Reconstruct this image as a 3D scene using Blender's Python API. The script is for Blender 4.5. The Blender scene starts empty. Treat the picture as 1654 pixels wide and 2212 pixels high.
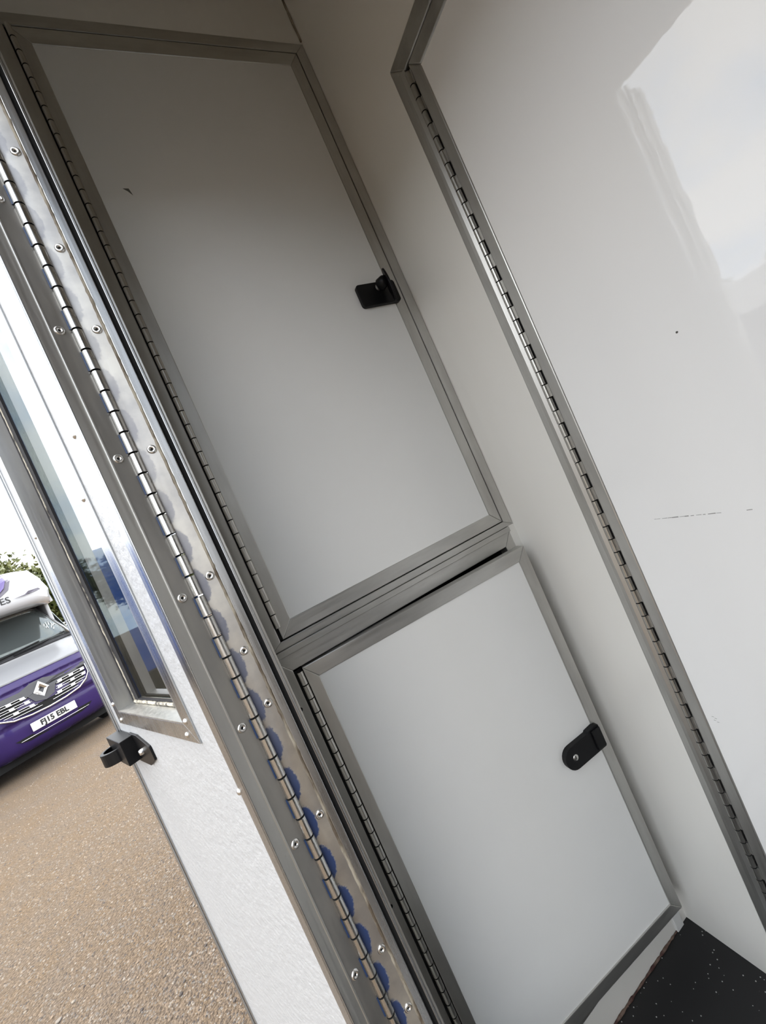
import bpy, bmesh, math, random
from mathutils import Matrix, Vector
random.seed(7)
scene = bpy.context.scene
COL = scene.collection
PI = math.pi

# ------------------------------------------------------------------ camera
cam_d = bpy.data.cameras.new('camera')
cam_d.sensor_fit = 'HORIZONTAL'; cam_d.sensor_width = 36.0
cam_d.lens = 870.586 / 1654.0 * 36.0
cam_d.clip_start = 0.01; cam_d.clip_end = 300
cam = bpy.data.objects.new('camera', cam_d); COL.objects.link(cam)
CAM = Vector((-0.58798, -0.69929, 1.10411))
rt = Vector((0.83133358, -0.37952868, -0.40600795))
up = -Vector((-0.37525062, 0.15556607, -0.91377578))
bk = -Vector((0.40996517, 0.91200723, -0.01309107))
cam.matrix_world = Matrix(((rt.x, up.x, bk.x, CAM.x), (rt.y, up.y, bk.y, CAM.y), (rt.z, up.z, bk.z, CAM.z), (0, 0, 0, 1)))
scene.camera = cam

# ------------------------------------------------------------------ sky, sun, exposure
SKY = 4.05
world = bpy.data.worlds.new('sky'); scene.world = world; world.use_nodes = True
wt = world.node_tree; wt.nodes.clear()
def wn(t, **k):
    n = wt.nodes.new(t)
    for a, b in k.items(): setattr(n, a, b)
    return n
tc = wn('ShaderNodeTexCoord'); sep = wn('ShaderNodeSeparateXYZ'); wt.links.new(tc.outputs['Generated'], sep.inputs[0])
ad = wn('ShaderNodeMath', operation='ADD'); ad.inputs[1].default_value = 0.25
mx0 = wn('ShaderNodeMath', operation='MAXIMUM'); mx0.inputs[1].default_value = 0.0
wt.links.new(sep.outputs[2], mx0.inputs[0]); wt.links.new(mx0.outputs[0], ad.inputs[0])
dx = wn('ShaderNodeMath', operation='DIVIDE'); dy = wn('ShaderNodeMath', operation='DIVIDE')
wt.links.new(sep.outputs[0], dx.inputs[0]); wt.links.new(ad.outputs[0], dx.inputs[1])
wt.links.new(sep.outputs[1], dy.inputs[0]); wt.links.new(ad.outputs[0], dy.inputs[1])
cmb = wn('ShaderNodeCombineXYZ'); wt.links.new(dx.outputs[0], cmb.inputs[0]); wt.links.new(dy.outputs[0], cmb.inputs[1])
nz = wn('ShaderNodeTexNoise'); nz.inputs['Scale'].default_value = 1.7; nz.inputs['Detail'].default_value = 7; nz.inputs['Roughness'].default_value = 0.58
wt.links.new(cmb.outputs[0], nz.inputs['Vector'])
rp = wn('ShaderNodeValToRGB'); rp.color_ramp.elements[0].position = 0.34; rp.color_ramp.elements[1].position = 0.50
rp.color_ramp.elements[0].color = (0.50, 0.64, 0.84, 1); rp.color_ramp.elements[1].color = (0.90, 0.91, 0.92, 1)
e = rp.color_ramp.elements.new(0.72); e.color = (1.0, 0.99, 0.96, 1)
wt.links.new(nz.outputs['Fac'], rp.inputs[0])
bg = wn('ShaderNodeBackground'); bg.inputs['Strength'].default_value = SKY
wo = wn('ShaderNodeOutputWorld')
wt.links.new(rp.outputs[0], bg.inputs['Color']); wt.links.new(bg.outputs[0], wo.inputs['Surface'])

sun_d = bpy.data.lights.new('sun', 'SUN'); sun_d.energy = 2.2; sun_d.angle = math.radians(9); sun_d.color = (1.0, 0.95, 0.87)
sun = bpy.data.objects.new('sun', sun_d); COL.objects.link(sun)
sun.rotation_euler = Vector((-0.28, 0.36, 0.89)).to_track_quat('Z', 'Y').to_euler(); sun.location = (-3, 3, 8)

scene.view_settings.view_transform = 'Standard'
scene.view_settings.look = 'None'
scene.view_settings.gamma = 1.0
scene.view_settings.use_curve_mapping = False
scene.view_settings.exposure = 0.0
try:
    scene.cycles.diffuse_bounces = 8
    scene.cycles.max_bounces = 14
except Exception:
    pass

# ------------------------------------------------------------------ materials
def mat(name, col, rough=0.5, metal=0.0, spec=0.5, ior=None, coat=0.0, noise=None, rnoise=None, bump=None, trans=0.0):
    """noise=(scale vec, col2, lo, hi); rnoise=(scale vec, amount); bump=(scale vec, strength, dist)"""
    m = bpy.data.materials.new(name); m.use_nodes = True
    nt = m.node_tree; b = nt.nodes['Principled BSDF']
    b.inputs['Base Color'].default_value = (*col, 1); b.inputs['Roughness'].default_value = rough
    b.inputs['Metallic'].default_value = metal
    b.inputs['Specular IOR Level'].default_value = spec
    if ior: b.inputs['IOR'].default_value = ior
    if coat: b.inputs['Coat Weight'].default_value = coat; b.inputs['Coat Roughness'].default_value = 0.03
    if trans: b.inputs['Transmission Weight'].default_value = trans
    t = nt.nodes.new('ShaderNodeTexCoord')
    def nse(sc, detail=4, rg=0.6):
        mp = nt.nodes.new('ShaderNodeMapping'); mp.inputs['Scale'].default_value = sc
        nt.links.new(t.outputs['Object'], mp.inputs[0])
        n = nt.nodes.new('ShaderNodeTexNoise'); n.inputs['Scale'].default_value = 1.0; n.inputs['Detail'].default_value = detail; n.inputs['Roughness'].default_value = rg
        nt.links.new(mp.outputs[0], n.inputs['Vector']); return n
    if noise:
        n = nse(noise[0]); r = nt.nodes.new('ShaderNodeValToRGB')
        r.color_ramp.elements[0].position = noise[2]; r.color_ramp.elements[1].position = noise[3]
        r.color_ramp.elements[0].color = (*noise[1], 1); r.color_ramp.elements[1].color = (*col, 1)
        nt.links.new(n.outputs['Fac'], r.inputs[0]); nt.links.new(r.outputs[0], b.inputs['Base Color'])
    if rnoise:
        n = nse(rnoise[0]); mr = nt.nodes.new('ShaderNodeMapRange')
        mr.inputs['From Min'].default_value = 0.3; mr.inputs['From Max'].default_value = 0.7
        mr.inputs['To Min'].default_value = rough - rnoise[1]; mr.inputs['To Max'].default_value = rough + rnoise[1]
        nt.links.new(n.outputs['Fac'], mr.inputs['Value']); nt.links.new(mr.outputs[0], b.inputs['Roughness'])
    if bump:
        n = nse(bump[0]); bp = nt.nodes.new('ShaderNodeBump'); bp.inputs['Strength'].default_value = bump[1]; bp.inputs['Distance'].default_value = bump[2]
        nt.links.new(n.outputs['Fac'], bp.inputs['Height']); nt.links.new(bp.outputs[0], b.inputs['Normal'])
    return m

M = {}
M['gloss_white'] = mat('gloss_white_panel', (0.88, 0.88, 0.875), 0.02, ior=1.57, bump=((14, 14, 14), 0.05, 0.003))
M['satin_white'] = mat('satin_white_panel', (0.77, 0.775, 0.765), 0.27, noise=((3, 3, 3), (0.74, 0.745, 0.735), 0.3, 0.7), bump=((60, 60, 60), 0.05, 0.001))
M['wall_white'] = mat('white_wall_lining', (0.80, 0.79, 0.755), 0.22, noise=((5, 5, 1.5), (0.77, 0.755, 0.715), 0.3, 0.7), bump=((25, 25, 8), 0.05, 0.002))
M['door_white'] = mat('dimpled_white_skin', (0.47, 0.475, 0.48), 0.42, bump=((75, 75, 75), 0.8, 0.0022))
M['alu_v'] = mat('brushed_aluminium_upright', (0.60, 0.595, 0.57), 0.40, 0.92, noise=((18, 18, 4), (0.48, 0.47, 0.45), 0.35, 0.62), rnoise=((260, 260, 5), 0.08))
M['alu_h'] = mat('brushed_aluminium_level', (0.60, 0.595, 0.57), 0.40, 0.92, noise=((4, 18, 18), (0.46, 0.455, 0.44), 0.35, 0.62), rnoise=((5, 260, 260), 0.08))
M['alu_bright'] = mat('bright_aluminium', (0.52, 0.53, 0.54), 0.26, 0.95, noise=((30, 30, 6), (0.42, 0.43, 0.44), 0.35, 0.65), rnoise=((200, 200, 4), 0.08))
M['alu_dark'] = mat('dull_aluminium_plate', (0.36, 0.345, 0.32), 0.46, 0.85, noise=((22, 22, 10), (0.31, 0.30, 0.285), 0.38, 0.62), rnoise=((60, 60, 8), 0.1))
M['steel'] = mat('steel_knuckle', (0.62, 0.615, 0.60), 0.27, 1.0, rnoise=((80, 80, 30), 0.08))
M['steel_dull'] = mat('dull_knuckle', (0.55, 0.54, 0.51), 0.36, 1.0, rnoise=((80, 80, 30), 0.08))
M['rivet'] = mat('rivet_metal', (0.70, 0.69, 0.67), 0.3, 1.0)
M['black'] = mat('black_plastic', (0.0035, 0.0035, 0.0045), 0.45, spec=0.28, rnoise=((60, 60, 60), 0.05))
M['black_metal'] = mat('black_painted_metal', (0.0035, 0.0035, 0.004), 0.42, spec=0.25)
M['rubber'] = mat('black_rubber', (0.012, 0.011, 0.013), 0.75, bump=((400, 400, 400), 0.6, 0.001))
M['void'] = mat('dark_gap', (0.004, 0.004, 0.004), 0.9)
M['sealant'] = mat('aged_sealant', (0.36, 0.32, 0.25), 0.7, noise=((90, 90, 25), (0.10, 0.075, 0.05), 0.40, 0.60), bump=((120, 120, 40), 0.8, 0.002))
M['pale_sealant'] = mat('pale_sealant', (0.55, 0.50, 0.40), 0.7, noise=((60, 60, 30), (0.05, 0.045, 0.04), 0.40, 0.56))
M['brown_sealant'] = mat('brown_floor_sealant', (0.16, 0.11, 0.085), 0.7, noise=((40, 40, 40), (0.05, 0.018, 0.016), 0.4, 0.6))
M['mark'] = mat('scuff_mark', (0.10, 0.10, 0.09), 0.7)
M['mark_grey'] = mat('grey_scuff', (0.30, 0.30, 0.29), 0.6)
M['tab_blue'] = mat('blue_black_tab', (0.012, 0.035, 0.10), 0.4)
M['blue_skin'] = mat('blue_lorry_paint', (0.03, 0.10, 0.33), 0.25, coat=0.5)
M['ceiling'] = mat('cream_ceiling_lining', (0.62, 0.58, 0.50), 0.5)
M['dark_fill_cut'] = mat('unseen_wall_dark', (0.16, 0.15, 0.14), 0.9)

# floor: black rubber with pale flecks
def floor_mat():
    m = mat('flecked_black_rubber', (0.018, 0.018, 0.020), 0.55)
    nt = m.node_tree; b = nt.nodes['Principled BSDF']; t = nt.nodes.new('ShaderNodeTexCoord')
    v = nt.nodes.new('ShaderNodeTexVoronoi'); v.inputs['Scale'].default_value = 170.0
    nt.links.new(t.outputs['Object'], v.inputs['Vector'])
    c = nt.nodes.new('ShaderNodeMath'); c.operation = 'LESS_THAN'; c.inputs[1].default_value = 0.20
    nt.links.new(v.outputs['Distance'], c.inputs[0])
    s = nt.nodes.new('ShaderNodeSeparateColor'); nt.links.new(v.outputs['Color'], s.inputs[0])
    g = nt.nodes.new('ShaderNodeMath'); g.operation = 'GREATER_THAN'; g.inputs[1].default_value = 0.90
    nt.links.new(s.outputs[0], g.inputs[0])
    mu = nt.nodes.new('ShaderNodeMath'); mu.operation = 'MULTIPLY'
    nt.links.new(c.outputs[0], mu.inputs[0]); nt.links.new(g.outputs[0], mu.inputs[1])
    mx = nt.nodes.new('ShaderNodeMix'); mx.data_type = 'RGBA'
    mx.inputs[6].default_value = (0.008, 0.008, 0.009, 1); mx.inputs[7].default_value = (0.42, 0.42, 0.40, 1)
    nt.links.new(mu.outputs[0], mx.inputs[0]); nt.links.new(mx.outputs[2], b.inputs['Base Color'])
    return m
M['floor'] = floor_mat()

def ground_mat():
    m = mat('gravel_ground', (0.2, 0.17, 0.13), 0.95)
    nt = m.node_tree; b = nt.nodes['Principled BSDF']; t = nt.nodes.new('ShaderNodeTexCoord')
    def nse(s, d=6, r=0.65):
        n = nt.nodes.new('ShaderNodeTexNoise'); n.inputs['Scale'].default_value = s; n.inputs['Detail'].default_value = d; n.inputs['Roughness'].default_value = r
        nt.links.new(t.outputs['Object'], n.inputs['Vector']); return n
    big = nse(1.3, 4); fine = nse(95, 3, 0.7); v = nt.nodes.new('ShaderNodeTexVoronoi'); v.inputs['Scale'].default_value = 85
    nt.links.new(t.outputs['Object'], v.inputs['Vector'])
    r1 = nt.nodes.new('ShaderNodeValToRGB'); r1.color_ramp.elements[0].position = 0.35; r1.color_ramp.elements[1].position = 0.65
    r1.color_ramp.elements[0].color = (0.205, 0.143, 0.082, 1); r1.color_ramp.elements[1].color = (0.190, 0.152, 0.115, 1)
    md = nse(9, 5, 0.7); am = nt.nodes.new('ShaderNodeMath'); am.operation = 'MULTIPLY_ADD'; am.inputs[1].default_value = 0.55; nt.links.new(md.outputs['Fac'], am.inputs[0])
    hb = nt.nodes.new('ShaderNodeMath'); hb.operation = 'MULTIPLY'; hb.inputs[1].default_value = 0.45; nt.links.new(big.outputs['Fac'], hb.inputs[0]); nt.links.new(hb.outputs[0], am.inputs[2])
    nt.links.new(am.outputs[0], r1.inputs[0])
    r2 = nt.nodes.new('ShaderNodeValToRGB'); r2.color_ramp.elements[0].position = 0.30; r2.color_ramp.elements[1].position = 0.75
    r2.color_ramp.elements[0].color = (0.45, 0.42, 0.40, 1); r2.color_ramp.elements[1].color = (1.6, 1.55, 1.5, 1)
    nt.links.new(fine.outputs['Fac'], r2.inputs[0])
    mu = nt.nodes.new('ShaderNodeMix'); mu.data_type = 'RGBA'; mu.blend_type = 'MULTIPLY'; mu.inputs[0].default_value = 1.0; mu.clamp_result = False
    nt.links.new(r1.outputs[0], mu.inputs[6]); nt.links.new(r2.outputs[0], mu.inputs[7])
    nt.links.new(mu.outputs[2], b.inputs['Base Color'])
    ad = nt.nodes.new('ShaderNodeMath'); ad.operation = 'SUBTRACT'
    nt.links.new(fine.outputs['Fac'], ad.inputs[0]); nt.links.new(v.outputs['Distance'], ad.inputs[1])
    bp = nt.nodes.new('ShaderNodeBump'); bp.inputs['Strength'].default_value = 0.9; bp.inputs['Distance'].default_value = 0.02
    nt.links.new(ad.outputs[0], bp.inputs['Height']); nt.links.new(bp.outputs[0], b.inputs['Normal'])
    return m
M['ground'] = ground_mat()
STONES = [mat('stone_grey', (0.22, 0.19, 0.155), 0.9), mat('stone_brown', (0.25, 0.185, 0.125), 0.9), mat('stone_pale', (0.31, 0.265, 0.21), 0.9), mat('stone_dark', (0.10, 0.083, 0.07), 0.9)]

# ------------------------------------------------------------------ mesh helpers
class MB:
    def __init__(s): s.bm = bmesh.new()
    def prism(s, pts, vec, bevel=0.0, seg=1):
        """polygon pts extruded along vec"""
        vec = Vector(vec); tmp = bmesh.new()
        a = [tmp.verts.new(Vector(p)) for p in pts]; b = [tmp.verts.new(Vector(p) + vec) for p in pts]
        n = len(pts)
        tmp.faces.new(a); tmp.faces.new(b[::-1])
        for i in range(n): tmp.faces.new((a[i], b[i], b[(i + 1) % n], a[(i + 1) % n]))
        bmesh.ops.recalc_face_normals(tmp, faces=tmp.faces)
        if bevel: bmesh.ops.bevel(tmp, geom=list(tmp.edges), offset=bevel, segments=seg, affect='EDGES', profile=0.5)
        s.add(tmp); return s
    def add(s, tmp, M4=None, mi=None):
        if M4 is not None: bmesh.ops.transform(tmp, matrix=M4, verts=tmp.verts)
        mp = {}
        for v in tmp.verts: mp[v] = s.bm.verts.new(v.co)
        for f in tmp.faces:
            try:
                g = s.bm.faces.new([mp[v] for v in f.verts]); g.smooth = f.smooth; g.material_index = f.material_index if mi is None else mi
            except ValueError: pass
        tmp.free(); return s
    def box(s, x0, x1, y0, y1, z0, z1, bevel=0.0, seg=1):
        return s.prism([(x0, y0, z0), (x1, y0, z0), (x1, y1, z0), (x0, y1, z0)], (0, 0, z1 - z0), bevel, seg)
    def lathe(s, prof, n=16, M4=None, mis=None, sharp=False):
        """prof: (r, z) list, axis z"""
        tmp = bmesh.new(); rings = []
        if sharp:
            q = [prof[0]]
            for a, b in zip(prof, prof[1:]): q += [a, b]
            prof = q[1:]
        for r, z in prof:
            if r < 1e-7: rings.append([tmp.verts.new((0, 0, z))])
            else: rings.append([tmp.verts.new((r * math.cos(2 * PI * i / n), r * math.sin(2 * PI * i / n), z)) for i in range(n)])
        for k in range(0, len(rings) - 1, 2 if sharp else 1):
            A, B = rings[k], rings[k + 1]
            for i in range(n):
                j = (i + 1) % n
                if len(A) == 1 and len(B) == 1: continue
                vs = [A[0], B[i], B[j]] if len(A) == 1 else ([A[i], A[j], B[0]] if len(B) == 1 else [A[i], A[j], B[j], B[i]])
                f = tmp.faces.new(vs); f.smooth = True
                if mis: f.material_index = mis[k // 2 if sharp else k]
        bmesh.ops.recalc_face_normals(tmp, faces=tmp.faces)
        s.add(tmp, M4); return s
    def tube(s, pts, r, n=8, closed=False):
        tmp = bmesh.new(); P = [Vector(p) for p in pts]; rings = []; m = len(P)
        R = r if isinstance(r, (list, tuple)) else [r] * m
        for i, p in enumerate(P):
            d = (P[min(i + 1, m - 1)] - P[max(i - 1, 0)]).normalized()
            q = d.orthogonal().normalized() if abs(d.z) < 0.9 else Vector((1, 0, 0))
            q = (Vector((0, 0, 1)) if abs(d.z) < 0.9 else Vector((1, 0, 0))).cross(d).normalized(); w = d.cross(q)
            rings.append([tmp.verts.new(p + R[i] * (math.cos(2 * PI * k / n) * q + math.sin(2 * PI * k / n) * w)) for k in range(n)])
        for a, b in zip(rings, rings[1:]):
            for k in range(n):
                f = tmp.faces.new((a[k], a[(k + 1) % n], b[(k + 1) % n], b[k])); f.smooth = True
        tmp.faces.new(rings[0][::-1]); tmp.faces.new(rings[-1])
        bmesh.ops.recalc_face_normals(tmp, faces=tmp.faces)
        s.add(tmp); return s
    def ring(s, o, i, y0, y1, ax='xz'):
        """rect ring prism: outer (a0,a1,b0,b1), inner same, between depth y0..y1; ax maps (a,b,depth)"""
        def P(a, b, d): return {'xz': (a, d, b), 'yz': (d, a, b)}[ax]
        tmp = bmesh.new()
        def loop(r, d): return [tmp.verts.new(P(a, b, d)) for a, b in ((r[0], r[2]), (r[1], r[2]), (r[1], r[3]), (r[0], r[3]))]
        O0, O1, I0, I1 = loop(o, y0), loop(o, y1), loop(i, y0), loop(i, y1)
        for k in range(4):
            j = (k + 1) % 4
            tmp.faces.new((O0[k], O0[j], I0[j], I0[k])); tmp.faces.new((O1[k], I1[k], I1[j], O1[j]))
            tmp.faces.new((O0[k], O1[k], O1[j], O0[j])); tmp.faces.new((I0[k], I0[j], I1[j], I1[k]))
        bmesh.ops.recalc_face_normals(tmp, faces=tmp.faces)
        s.add(tmp); return s
    def mesh(s, name, *mats):
        me = bpy.data.meshes.new(name); s.bm.to_mesh(me); s.bm.free()
        for m in mats: me.materials.append(M[m] if isinstance(m, str) else m)
        return me
    def obj(s, name, mats, parent=None, world=False):
        if not isinstance(mats, (list, tuple)): mats = [mats]
        return link(name, s.mesh(name, *mats), parent, world)
def basis(o):
    b = o.matrix_basis.copy()
    return basis(o.parent) @ o.matrix_parent_inverse @ b if o.parent else b
def link(name, data, parent=None, world=False, loc=None, rot=None):
    o = bpy.data.objects.new(name, data); COL.objects.link(o)
    if loc is not None: o.location = loc
    if rot is not None: o.rotation_euler = rot
    if parent is not None:
        o.parent = parent
        if world: o.matrix_parent_inverse = basis(parent).inverted()
    return o
def tag(o, label, cat, group=None, kind=None):
    o['label'] = label; o['category'] = cat
    if group: o['group'] = group
    if kind: o['kind'] = kind
    return o
def thing(name, loc, label, cat, kind=None, rot=(0, 0, 0), group=None):
    o = link(name, None, loc=loc, rot=rot); o.empty_display_size = 0.1
    return tag(o, label, cat, group, kind)

def mitred(parent, world, rect, w, mapf, vec, names, mats, bevel=0.0012):
    """four mitred strips around rect (a0,a1,b0,b1); w = (left,right,bottom,top) widths"""
    a0, a1, b0, b1 = rect; l, r, bt, tp = w
    P = {'left': [(a0, b0), (a0 + l, b0 + bt), (a0 + l, b1 - tp), (a0, b1)],
         'right': [(a1, b0), (a1, b1), (a1 - r, b1 - tp), (a1 - r, b0 + bt)],
         'bottom': [(a0, b0), (a1, b0), (a1 - r, b0 + bt), (a0 + l, b0 + bt)],
         'top': [(a0, b1), (a0 + l, b1 - tp), (a1 - r, b1 - tp), (a1, b1)]}
    out = {}
    for k, v in P.items():
        if k not in names: continue
        out[k] = MB().prism([mapf(*p) for p in v], vec, bevel, 2).obj(names[k], mats[k], parent, world)
    return out

def knuckle_mesh(name, r, h, mname):
    return MB().lathe([(0, 0), (r * 0.92, 0), (r, r * 0.09), (r, h - r * 0.09), (r * 0.92, h), (0, h)], 14, mis=[1, 1, 0, 1, 1], sharp=True).mesh(name, mname, 'void')
def knuckles(parent, world, x, y, z0, z1, pitch, phase, r, mname, tab=None):
    """row of hinge knuckles on a vertical pin; phase = z of one boundary"""
    me = knuckle_mesh('knuckle', r, pitch - 0.0010, mname)
    k0 = math.ceil((z0 - phase) / pitch - 1e-6); z = phase + k0 * pitch; i = 0
    while z + pitch <= z1 + 1e-6:
        link('knuckle', me, parent, world, loc=(x, y, z + 0.0005))
        if tab and i % 2: link('leaf_tab', tab, parent, world, loc=(0, 0, z))
        z += pitch; i += 1

# ------------------------------------------------------------------ setting: lorry body
ZG = -0.236          # yard level
HX, HY = -0.6081, -0.2188     # entrance door hinge pin
CEIL = 2.36; BACK = -1.75
fl = MB().box(-0.575, 0.04, BACK, 0.04, -0.09, 0.0).obj('floor', 'floor')
tag(fl, 'black rubber floor with pale flecks inside the lorry', 'floor', kind='structure')
ce = MB().box(-0.60, 0.06, BACK, 0.06, CEIL, CEIL + 0.05).obj('ceiling', 'ceiling')
tag(ce, 'cream ceiling lining above the lockers', 'ceiling', kind='structure')
wb = MB().box(-0.60, 0.0, 0.0, 0.03, 2.0795, CEIL).box(-0.60, 0.0, 0.001, 0.03, 0.0, 0.10).box(-0.018, 0.0, -0.0005, 0.03, 0.0, 0.955).obj('wall_back', 'wall_white')
tag(wb, 'cream wall above and below the two lockers', 'wall', kind='structure')
wn_ = MB().box(-0.60, 0.06, BACK - 0.05, BACK, -0.09, CEIL).obj('wall_near', 'dark_fill_cut')  # unseen end wall, its dark colour chosen to cut fill light
tag(wn_, 'unseen end wall of the lorry entrance behind the viewer, darkened to cut fill light', 'wall', kind='structure')

# right wall with a door opening
DY0, DY1, DZ0, DZ1 = -0.86, -0.1821, 0.045, 1.7893    # frame outer
wr = MB().ring((BACK, 0.04, 0.0, CEIL), (DY0 + 0.006, DY1 - 0.006, DZ0 + 0.006, DZ1 - 0.006), 0.0, 0.035, 'yz').obj('wall_right', 'wall_white')
tag(wr, 'white glossy side wall to the right of the lockers', 'wall', kind='structure')
# dark seam bead in the corner above the locker and thin bead down the corner
sb = MB()
zz = 2.085; pts = []
while zz < CEIL: pts.append((-0.0015 + random.uniform(-.0008, .0008), -0.001 + random.uniform(-.0008, .0008), zz)); zz += 0.012
sb.tube(pts, 0.0022, 6).obj('corner_seam', 'sealant', wb)
fb = MB(); x = -0.52; pts = []; rr = []
while x < -0.02:
    pts.append((x, -0.0010, 0.001)); rr.append(0.0012 + random.uniform(0, 0.0022)); x += 0.006
fb.tube(pts, rr, 6).obj('floor_sealant', 'brown_sealant', wb)

# left (outer) wall with doorway, head at 1.7675
HEAD = 1.7675; DW0 = -0.88
wl = MB().box(-0.6, -0.572, HY + 0.03, 2.2, -0.15, CEIL + 0.05).box(-0.6, -0.572, BACK - 0.05, DW0, -0.15, CEIL + 0.05).box(-0.6, -0.572, DW0, HY + 0.03, HEAD, CEIL + 0.05)
wl = wl.obj('wall_left', 'wall_white')
tag(wl, 'outer side wall of the lorry holding the doorway', 'wall', kind='structure')
MB().box(-0.6045, -0.6, HY + 0.004, 2.2, -0.15, CEIL + 0.05).box(-0.6045, -0.6, BACK - 0.05, DW0, -0.15, CEIL + 0.05).box(-0.6045, -0.6, DW0, HY + 0.004, HEAD, CEIL + 0.05).obj('outer_skin', 'blue_skin', wl)

# ------------------------------------------------------------------ upper locker
mapL = lambda a, b: (a, -0.0012, b)
UL = thing('upper_locker', (-0.28, 0, 0.9548), 'tall upper locker with framed white door and black paddle latch', 'locker')
MB().box(-0.556, -0.003, 0.019, 0.31, 0.956, 0.966).box(-0.556, -0.003, 0.019, 0.31, 2.060, 2.070).box(-0.556, -0.003, 0.30, 0.31, 0.96, 2.07).box(-0.556, -0.54, 0.03, 0.30, 0.96, 2.07).box(-0.02, -0.003, 0.03, 0.30, 0.96, 2.07).obj('carcass', 'void', UL, True)
su = mitred(UL, True, (-0.560, -0.0015, 0.9550, 2.0798), (0.0232, 0.0225, 0.0133, 0.0220), mapL, (0, 0.02, 0),
       {'left': 'surround_strip', 'right': 'surround_strip', 'bottom': 'surround_strip', 'top': 'surround_strip'},
       {'left': 'alu_v', 'right': 'alu_v', 'bottom': 'alu_h', 'top': 'alu_h'})
MB().ring((-0.537, -0.0215, 0.966, 2.0605), (-0.50, -0.06, 1.0, 2.02), 0.0165, 0.019).obj('rebate', 'void', UL, True)
# screw holes in the surround
hm = MB().lathe([(0, 0.0006), (0.0034, 0.0006), (0.0038, 0.0)], 14, Matrix.Rotation(PI / 2, 4, 'X')).mesh('screw_hole', 'void')
for (hx_, hz_) in ((-0.0076, 2.0249), (-0.0118, 1.5003), (-0.0146, 1.0482), (-0.5535, 1.5079), (-0.5515, 1.0397)):
    link('screw_hole', hm, UL, True, loc=(hx_, -0.0001, hz_))
UD = MB().box(-0.512, -0.046, -0.0002, 0.012, 0.99, 2.032).obj('door', 'satin_white', UL, True)
mitred(UD, True, (-0.5315, -0.0264, 0.9702, 2.0552), (0.0239, 0.0244, 0.0257, 0.0289), lambda a, b: (a, -0.0016, b), (0, 0.018, 0),
       {'left': 'stile', 'right': 'stile', 'bottom': 'rail', 'top': 'rail'}, {'left': 'alu_v', 'right': 'alu_v', 'bottom': 'alu_h', 'top': 'alu_h'})
UH = MB().box(-0.5400, -0.5290, 0.0022, 0.006, 0.970, 2.056).obj('hinge', 'void', UL, True)
knuckles(UH, True, -0.5304, -0.0026, 0.9705, 2.0560, 0.0242, 1.2325, 0.0046, 'steel_dull')
# chip in the paint
MB().prism([(-0.4700, -0.0004, 1.7695), (-0.4610, -0.0004, 1.7690), (-0.4585, -0.0004, 1.7560), (-0.4640, -0.0004, 1.7640)], (0, 0.0003, 0)).obj('paint_chip', 'mark', UD, True)

def rounded(pts, r, n=5):
    """round the corners of a 2d polygon"""
    out = []; m = len(pts)
    for i in range(m):
        p0, p1, p2 = Vector(pts[i - 1]), Vector(pts[i]), Vector(pts[(i + 1) % m])
        a = (p0 - p1).normalized(); b = (p2 - p1).normalized(); rr_ = r[i] if isinstance(r, (list, tuple)) else r
        ang = a.angle(b); d = rr_ / math.tan(ang / 2); c = p1 + (a + b).normalized() * (rr_ / math.sin(ang / 2))
        s0 = p1 + a * d - c; s1 = p1 + b * d - c
        t0 = math.atan2(s0.y, s0.x); t1 = math.atan2(s1.y, s1.x); dt = (t1 - t0 + PI) % (2 * PI) - PI
        for k in range(n + 1):
            t = t0 + dt * k / n; out.append((c.x + rr_ * math.cos(t), c.y + rr_ * math.sin(t)))
    return out
# black paddle latch on the upper door
LA = MB().prism([(a, -0.0095, b) for a, b in rounded([(-0.1315, 1.4855), (-0.0385, 1.4850), (-0.0385, 1.5330), (-0.1315, 1.5330)], 0.007)], (0, 0.009, 0), 0.0012, 2).obj('latch_plate', 'black', UD, True)
tm = Matrix.Translation((-0.0835, -0.0095, 1.5200)) @ Matrix.Rotation(math.radians(20), 4, 'Z') @ Matrix.Rotation(PI / 2, 4, 'X')
MB().lathe([(0, 0), (0.0065, 0), (0.0065, 0.008), (0, 0.008)], 16, tm, sharp=True).obj('latch_spindle', 'rivet', UD, True)
MB().lathe([(0, 0.006), (0.010, 0.006), (0.0125, 0.009), (0.0115, 0.022), (0.008, 0.027), (0, 0.027)], 18, tm).obj('latch_hub', 'black', UD, True)
# paddle: leaf-shaped plate flipped out from the hub, seen almost edge-on
pm = Matrix.Translation((-0.0735, -0.0330, 1.5080)) @ Matrix.Rotation(math.radians(63), 4, 'Z') @ Matrix.Rotation(math.radians(4), 4, 'Y')
lf = []
for k in range(28):
    t = 2 * PI * k / 28
    lf.append((0.0190 * math.cos(t) * (1 - 0.30 * abs(math.sin(t))), 0, 0.036 * math.sin(t)))
pb = MB().prism(lf, (0, -0.0042, 0), 0.0010, 2)
bmesh.ops.transform(pb.bm, matrix=pm, verts=pb.bm.verts)
pb.obj('latch_paddle', 'black', UD, True)

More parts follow.
